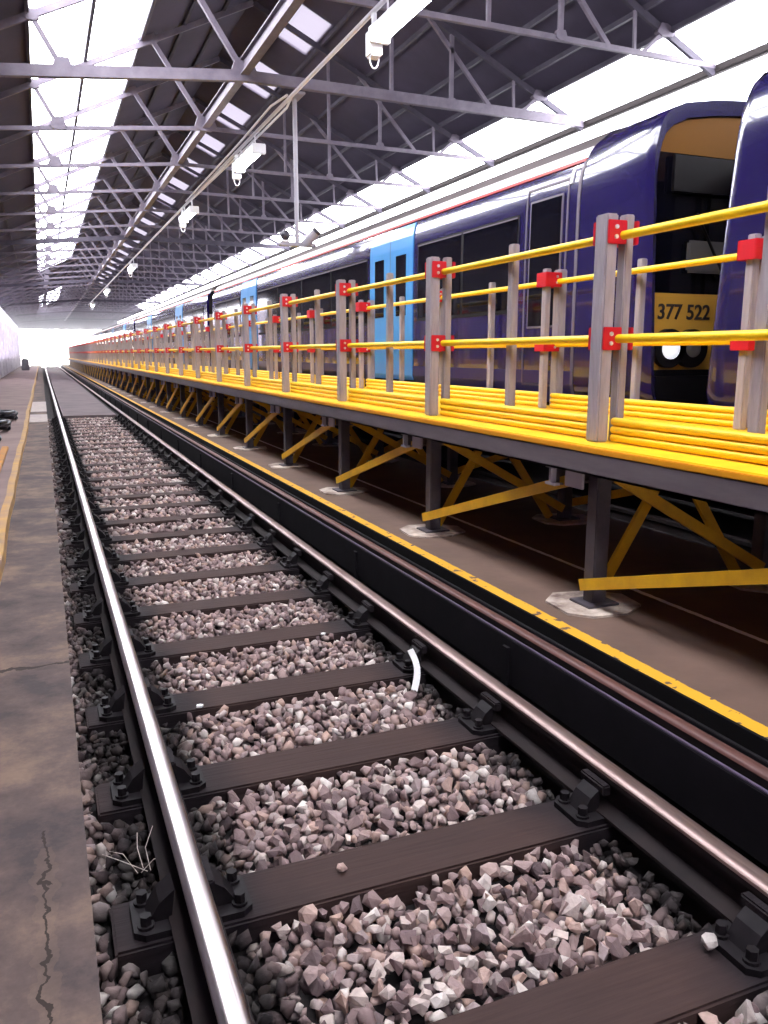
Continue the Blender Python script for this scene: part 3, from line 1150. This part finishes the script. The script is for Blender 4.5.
def frame_panel(y0, y1, z0, z1, w, t0):
    m = side_panel(y0, y1, z1 - w, z1, t0)
    for a in (side_panel(y0, y1, z0, z0 + w, t0), side_panel(y0, y0 + w, z0 + w, z1 - w, t0), side_panel(y1 - w, y1, z0 + w, z1 - w, t0)):
        m.add(a.v, a.f)
    return m


def add_door(t, y0, y1):
    for a, b in ((y0, (y0 + y1) / 2 - .012), ((y0 + y1) / 2 + .012, y1)):
        d = side_panel(a, b, 1.12, 3.08, .014).build('door', 'door_blue', t)
        side_panel(a + .20, b - .20, 1.95, 2.72, .019).build('door_window', 'train_glass', d)
    side_panel((y0 + y1) / 2 - .012, (y0 + y1) / 2 + .012, 1.12, 3.08, .010).build('door_seal', 'train_seal', t)


def add_windows(t, y0, y1, n):
    side_panel(y0, y1, 1.86, 2.80, .006).build('window_band', 'cab_black', t)
    w = (y1 - y0) / n
    for i in range(n):
        a, b = y0 + i * w + .03, y0 + (i + 1) * w - .03
        f = side_panel(a, b, 1.90, 2.765, .010).build('window', 'train_glass', t)
        side_panel(a, b, 2.765, 2.778, .014).build('window_trim', 'train_seal', f)


def bogie(t, yc):
    b = MB()
    for s in (-1, 1):
        b.bbox(s * .98 - .06, s * .98 + .06, -1.5, 1.5, .38, .62, .03)
        b.bbox(s * .98 - .1, s * .98 + .1, -.35, .35, .55, .85, .05)
    b.bbox(-.9, .9, -.3, .3, .4, .8, .04)
    b.move(lambda x, y, z: (x, y + yc, z))
    bo = b.build('bogie', 'underframe', t)
    for s in (-1, 1):
        for dy in (-1.2, 1.2):
            MB().tube([(s * .70, yc + dy, .42), (s * .78, yc + dy, .42)], .42, 24).build('wheel', 'underframe', bo)


def make_car(label, y0, L, cab):
    t = thing('train_car', label, 'train', (TCX, y0, 0), 'cars of the blue train')
    ys = 1.05 if cab else 0.0
    shell('body_shell', PROF + [(-1.32, 3.13)], ys, L, 'navy_paint', t)
    side_panel(ys, L, 1.0, 1.30, .004).build('skirt_panel', 'navy_low', t)
    shell('roof_shoulder_glint', RP, ys, L, 'shoulder_reflection', t, .03)  # bright reflected band along the roof edge, put into the colour
    shell('roof_skin', RP2, ys, L, 'train_roof', t, .03)
    side_panel(ys, L, 3.105, 3.135, .012).build('cantrail_stripe', 'cant_orange', t)
    MB().box(-1.3, 1.3, ys, L, .98, 1.08).build('chassis', 'underframe', t)
    e = MB().prism_y(sym([(x * .985, z) for x, z in PROF] + [(x * .98, z) for x, z in RP] + [(x * .98, z - .02) for x, z in RP2[1:]]), L - .1, L - .03)
    e.build('end_wall', 'cab_black', t)
    if not cab:
        e = MB().prism_y(sym([(x * .985, z) for x, z in PROF] + [(x * .98, z) for x, z in RP] + [(x * .98, z - .02) for x, z in RP2[1:]]), .03, .1)
        e.build('end_wall', 'cab_black', t)
    q = L - 18.0 if not cab else 0.0
    if cab:
        spans = [(2.02, 4.42, 2), (6.15, 12.75, 4), (14.5, 17.6, 2)]
        doors = [(4.56, 6.03), (12.9, 14.37)]
    else:
        spans = [(.5, 4.3, 2), (6.1, 12.7, 4), (14.5, L - .5, 2)]
        doors = [(4.45, 5.95), (12.85, 14.35)]
    for a, b, n_ in spans:
        add_windows(t, a, b, n_)
    for a, b in doors:
        add_door(t, a, b)
    for k in range(5):
        y = 3.8 + k * 2.3
        MB().bbox(-1.25, -.35, y, y + 1.9, .35, .98, .04).build('equipment_box', 'underframe', t)
    bogie(t, 2.6 + ys)
    bogie(t, L - 2.8)
    return t


def lerp_prof(prof, s, dz):
    return [(x * s, z + dz) for x, z in prof]


def add_cab(t, facing_text):
    """cab end built at local y 0 (front) to 1.05; whole car shell follows"""
    # cab sides: tapering slightly to the front, domed roof
    allp = PROF + RP + RP2[1:]
    secs = [(0.0, .985, 0), (.03, .996, 0), (.10, 1.0, 0), (.40, 1.0, .15), (.75, 1.0, .6), (1.0, 1.0, 1.0), (1.06, 1.0, 1.0)]
    cabp = PROF[:-3] + [(-1.392, 2.93), (-1.382, 3.02), (-1.362, 3.10), (-1.345, 3.16), (-1.31, 3.235), (-1.24, 3.305), (-1.08, 3.375), (-.80, 3.42), (-.40, 3.455), (0, 3.47)]
    m = MB()
    rings = []
    for y, s, dz in secs:
        ring = []
        for (xa, za), (xc, zc) in zip(sym(allp), sym(cabp)):
            x, z = xc + (xa - xc) * dz, zc + (za - zc) * dz
            lean = .065 * (z - 1.2) * max(0.0, 1 - y / .9)
            ring.append((x * s, y + lean, z))
        rings.append(ring)
    n_ = len(rings[0])
    for r in rings:
        m.v += r
    for a in range(len(rings) - 1):
        for i in range(n_ - 1):
            m.f.append((a * n_ + i, a * n_ + i + 1, (a + 1) * n_ + i + 1, (a + 1) * n_ + i))
    # inner return of the rim
    base = len(m.v)
    for (x, y, z) in rings[0]:
        k = max(0.0, (z - 1.0))
        m.v.append((x * .972, y + .012, 1.0 + k * .955))
    for (x, y, z) in rings[0]:
        k = max(0.0, (z - 1.0))
        m.v.append((x * .965, y + .11, 1.0 + k * .952))
    for i in range(n_ - 1):
        m.f.append((i, base + i, base + i + 1, i + 1))
        m.f.append((base + i, base + n_ + i, base + n_ + i + 1, base + i + 1))
    m.build('cab_shell', 'navy_paint', t, smooth=True)
    # front face: yellow lower panel, dark windscreen, ochre top
    inn = [(v_[0], v_[2]) for v_ in m.v[base + n_:base + 2 * n_]]

    def face_part(z0, z1, name, mm, yf):
        half = [(x, z) for x, z in inn if x <= 0]

        def xat(z):
            for (xa, za), (xb, zb) in zip(half, half[1:]):
                if min(za, zb) <= z <= max(za, zb) and abs(zb - za) > 1e-6:
                    return xa + (xb - xa) * (z - za) / (zb - za)
            return half[0][0] if z < half[0][1] else 0.0
        zs = [z0 + (z1 - z0) * i / 16 for i in range(17)]
        lf = [(xat(z), z) for z in zs]
        pr = lf + [(-x, z) for x, z in reversed(lf)]
        return MB().prism_y(pr, yf, yf + .06).build(name, mm, t)
    face_part(1.0, 1.935, 'front_panel', 'cab_yellow', .115)
    face_part(1.935, 3.0, 'windscreen', 'train_glass', .15)
    ztop = max(z for _, z in inn) - .01
    face_part(3.0, ztop, 'front_top_panel', 'cab_ochre', .18)
    # windscreen furniture
    MB().bbox(-1.2, -.42, .095, .125, 2.70, 2.98, .01).build('sun_visor', 'cab_black', t)
    MB().bbox(-1.0, -.42, .10, .125, 2.10, 2.35, .02).build('cab_desk', 'gangway_grey', t)
    MB().tube([(-.6, .09, 2.05), (-.95, .085, 2.55)], .012, 6).build('wiper', 'cab_black', t)
    # gangway
    MB().bbox(-.42, .42, -.27, .12, 1.05, 3.05, .06).build('gangway', 'gangway_grey', t)
    # lower black bumper and coupler
    MB().bbox(-1.355, 1.355, .03, .16, .72, 1.33, .05).build('bumper', 'cab_black', t)
    MB().tube([(0, .1, .95), (0, -.28, .95)], .12, 12).build('coupler', 'underframe', t)
    for s in (-1, 1):
        # black pods with two lamps each
        p = MB()
        for dx in (-.11, .12):
            p.tube([(s * 1.03 - s * dx * -1 - s * .0, .115, 1.50), (s * 1.03 - s * dx * -1, .06, 1.50)], .155, 28)
        # join into one pod
        hl = p.build('headlight_pod', 'cab_black', t)
        for q, (dx, r, mm) in enumerate(((.12, .085, 'headlight_lens'), (-.11, .07, 'gangway_grey'))):
            xx = s * 1.03 + s * dx
            MB().tube([(xx, .07, 1.50), (xx, .045, 1.50), (xx, .035, 1.50)], [r, r, r * .6], 20).build('headlight', mm, hl)
    if facing_text:
        cu = bpy.data.curves.new('unit_number', 'FONT')
        cu.body = '377 522'
        cu.size = .166
        cu.extrude = .003
        cu.offset = .003
        tmp = bpy.data.objects.new('unit_number_outline', cu)
        COL.objects.link(tmp)
        bpy.context.view_layer.update()
        dg = bpy.context.evaluated_depsgraph_get()
        tm = bpy.data.meshes.new_from_object(tmp.evaluated_get(dg))
        bpy.data.objects.remove(tmp)
        o = bpy.data.objects.new('unit_number', tm)
        tm.materials.clear()
        tm.materials.append(MATS['text_black'])
        COL.objects.link(o)
        o.parent = t
        o.rotation_euler = (math.pi / 2, 0, 0)
        o.location = (-1.262, .112, 1.735)
    # crew door on the cab side
    d = frame_panel(1.20, 1.90, 1.15, 3.0, .02, .008).build('crew_door', 'train_seal', t)
    side_panel(1.30, 1.80, 1.72, 2.86, .012).build('crew_door_window', 'train_glass', d)
    frame_panel(1.28, 1.82, 1.70, 2.88, .025, .010).build('window_frame', 'train_seal', d)
    side_panel(1.03, 1.07, 1.0, 3.12, .006).build('cab_joint', 'train_seal', t)
    side_panel(1.16, 1.20, 2.94, 3.06, .012).build('door_light', 'white_plate', t)


carA = make_car('blue train car with unit number cab facing the coupled gap', 5.30, 17.95, True)
add_cab(carA, True)
yc = 24.1
for i in range(3):
    make_car(('second blue train car, beyond the first dark gap', 'third blue train car along the walkway', 'farthest blue train car near the bright opening')[i], yc, 19.4, False)
    yc += 20.2

# near unit: same cab turned round, only its end shows
carB = thing('train_car', 'nearer blue train car at the right edge, cab end turned away', 'train', (TCX, 4.70, 0), 'cars of the blue train')
carB.rotation_euler = (0, 0, math.pi)
add_cab(carB, False)
for nm, pr, mm, th_ in (('body_shell', PROF + [(-1.32, 3.13)], 'navy_paint', .06), ('roof_shoulder_glint', RP, 'shoulder_reflection', .03), ('roof_skin', RP2, 'train_roof', .03)):
    shell(nm, pr, 1.05, 9.0, mm, carB, th_)
MB().box(-1.3, 1.3, 1.05, 9.0, .98, 1.08).build('chassis', 'underframe', carB)
bogie(carB, 3.6)
# train rails
for x in (TCX - .75, TCX + .75):
    tag(MB().prism_y(rail_profile(x, 0.0), -2, END).build('running_rail', 'rail_rust'), 'rusty rail under the train on the %s side' % ('walkway' if x < TCX else 'far wall'), 'rail')

# ================================================================== LAMPS, CONDUITS, CAMERAS
CXL, CZL = 3.70, 5.20
o = MB().tube([(CXL, 2, CZL), (CXL, 70, CZL)], .028, 8).build('cable_conduit', 'conduit_white', smooth=True)
tag(o, 'long white conduit carrying the line of lamps down the shed', 'conduit')
for dx, nm in ((-.13, 'left'), (.12, 'right')):
    o = MB().tube([(CXL + dx * .3, 12.7, CZL + .03), (CXL + dx, 13.3, CZL + .02), (CXL + dx * .8, 15.6, CZL), (CXL + dx * .4, 22, CZL + .02)], .018, 8).build('cable_conduit', 'conduit_white', smooth=True)
    tag(o, 'thin conduit on the %s of the long one, beyond the thick grey tie beam' % nm, 'conduit')


def make_lamp():
    t = thing('tube_lamp', '', 'lamp', (CXL, 0, 4.88), 'tube lamps in a line down the shed')
    MB().bbox(-.115, .115, -.80, .80, .03, .10, .015).build('lamp_body', 'lamp_body', t)
    pr = [(.11 * math.cos(a_), -.085 * math.sin(a_) + .03) for a_ in [math.pi * i_ / 10 for i_ in range(11)]]
    MB().prism_y(pr, -.76, .76).build('glare_cover', 'lamp_tube', t, smooth=True)  # opal cover added, oversized to imitate glare around the tube
    for s in (-1, 1):
        MB().bbox(-.12, .12, s * .79 - .04, s * .79 + .04, -.062, .105, .012).build('end_cap', 'lamp_body', t)
        MB().tube([(0, s * .55, .10), (0, s * .55, .315)], .012, 8).build('hanger', 'conduit_white', t)
    j = MB().bbox(-.075, .075, .86, 1.04, -.16, .12, .02).tube([(0, .95, .12), (0, .95, .30)], .03, 10).build('junction_box', 'lamp_body', t)
    pts = [(.055 * math.cos(a), .95, -.16 - .11 * math.sin(a)) for a in [math.pi * i / 12 for i in range(13)]]
    MB().tube(pts, .009, 8).build('cable_loop', 'conduit_white', j, smooth=True)
    return t


lp = make_lamp()
lt = tree_of(lp)
LY = [8.35, 15.45, 22.0, 36.0, 50.0, 64.0]
for i, y in enumerate(LY):
    lab = ('glaring tube lamp nearest the camera at the top edge' if i == 0 else 'lit tube lamp hung from the conduit, %s from the top of the photo' % ORD[i])
    if i == 0:
        lp.location = (CXL, y, 4.88)
        lp['label'] = lab
    else:
        dup(lt, (CXL, y, 4.88), lab)

t = thing('ceiling_pole', 'pale vertical pole hanging from the thick grey tie beam', 'pole', (3.92, 13.2, 3.2))
MB().tube([(0, 0, 0), (0, 0, 2.15)], .036, 12).build('tube', 'pole_grey', t, smooth=True)
MB().bbox(-.3, .3, -.05, .05, -.06, .0, .01).build('bracket_arm', 'camera_grey', t)
MB().bbox(-.09, .09, -.3, .12, 2.13, 2.17, .01).build('top_clamp', 'camera_grey', t)
t = thing('security_camera', 'tilted grey camera tube on the right of the hanging pole bracket', 'camera', (4.15, 13.2, 3.16))
MB().tube([(-.10, 0, .02), (.05, -.12, .20)], .07, 16).build('body', 'camera_grey', t, smooth=True)
MB().tube([(.05, -.12, .20), (.07, -.136, .224)], .078, 16).build('hood', 'camera_dark', t, smooth=True)
MB().box(-.14, -.06, -.02, .02, -.02, .05).build('mount', 'camera_grey', t)
t = thing('security_camera', 'small dark camera ball on the left of the hanging pole bracket', 'camera', (3.72, 13.2, 3.2))
MB().tube([(0, -.02, .02), (0, -.02, .05), (0, -.02, .10), (0, -.02, .15), (0, -.02, .18)], [.02, .062, .078, .062, .02], 16).build('ball', 'camera_dark', t, smooth=True)
MB().bbox(-.06, .06, -.06, .04, 0, .03, .008).build('mount', 'white_plate', t)

# ================================================================== GLARE VOLUME
def glare_volume():  # scattering box added to imitate glare around the far opening
    m = bpy.data.materials.new('glare_scatter')
    m.use_nodes = True
    nt = m.node_tree
    nt.nodes.remove(nt.nodes['Principled BSDF'])
    vs = nt.nodes.new('ShaderNodeVolumeScatter')
    vs.inputs['Color'].default_value = (0.93, 0.93, 1.0, 1)
    vs.inputs['Density'].default_value = 0.013
    vs.inputs['Anisotropy'].default_value = 0.55
    nt.links.new(vs.outputs[0], nt.nodes['Material Output'].inputs['Volume'])
    MATS['glare_volume'] = m
    o = MB().box(-2.2, 9.2, 58, END - .5, 0.2, 4.7).build('glare_volume', 'glare_volume')
    tag(o, 'scatter volume added to imitate glare at the far end of the shed', 'glare_volume', kind='stuff')


glare_volume()
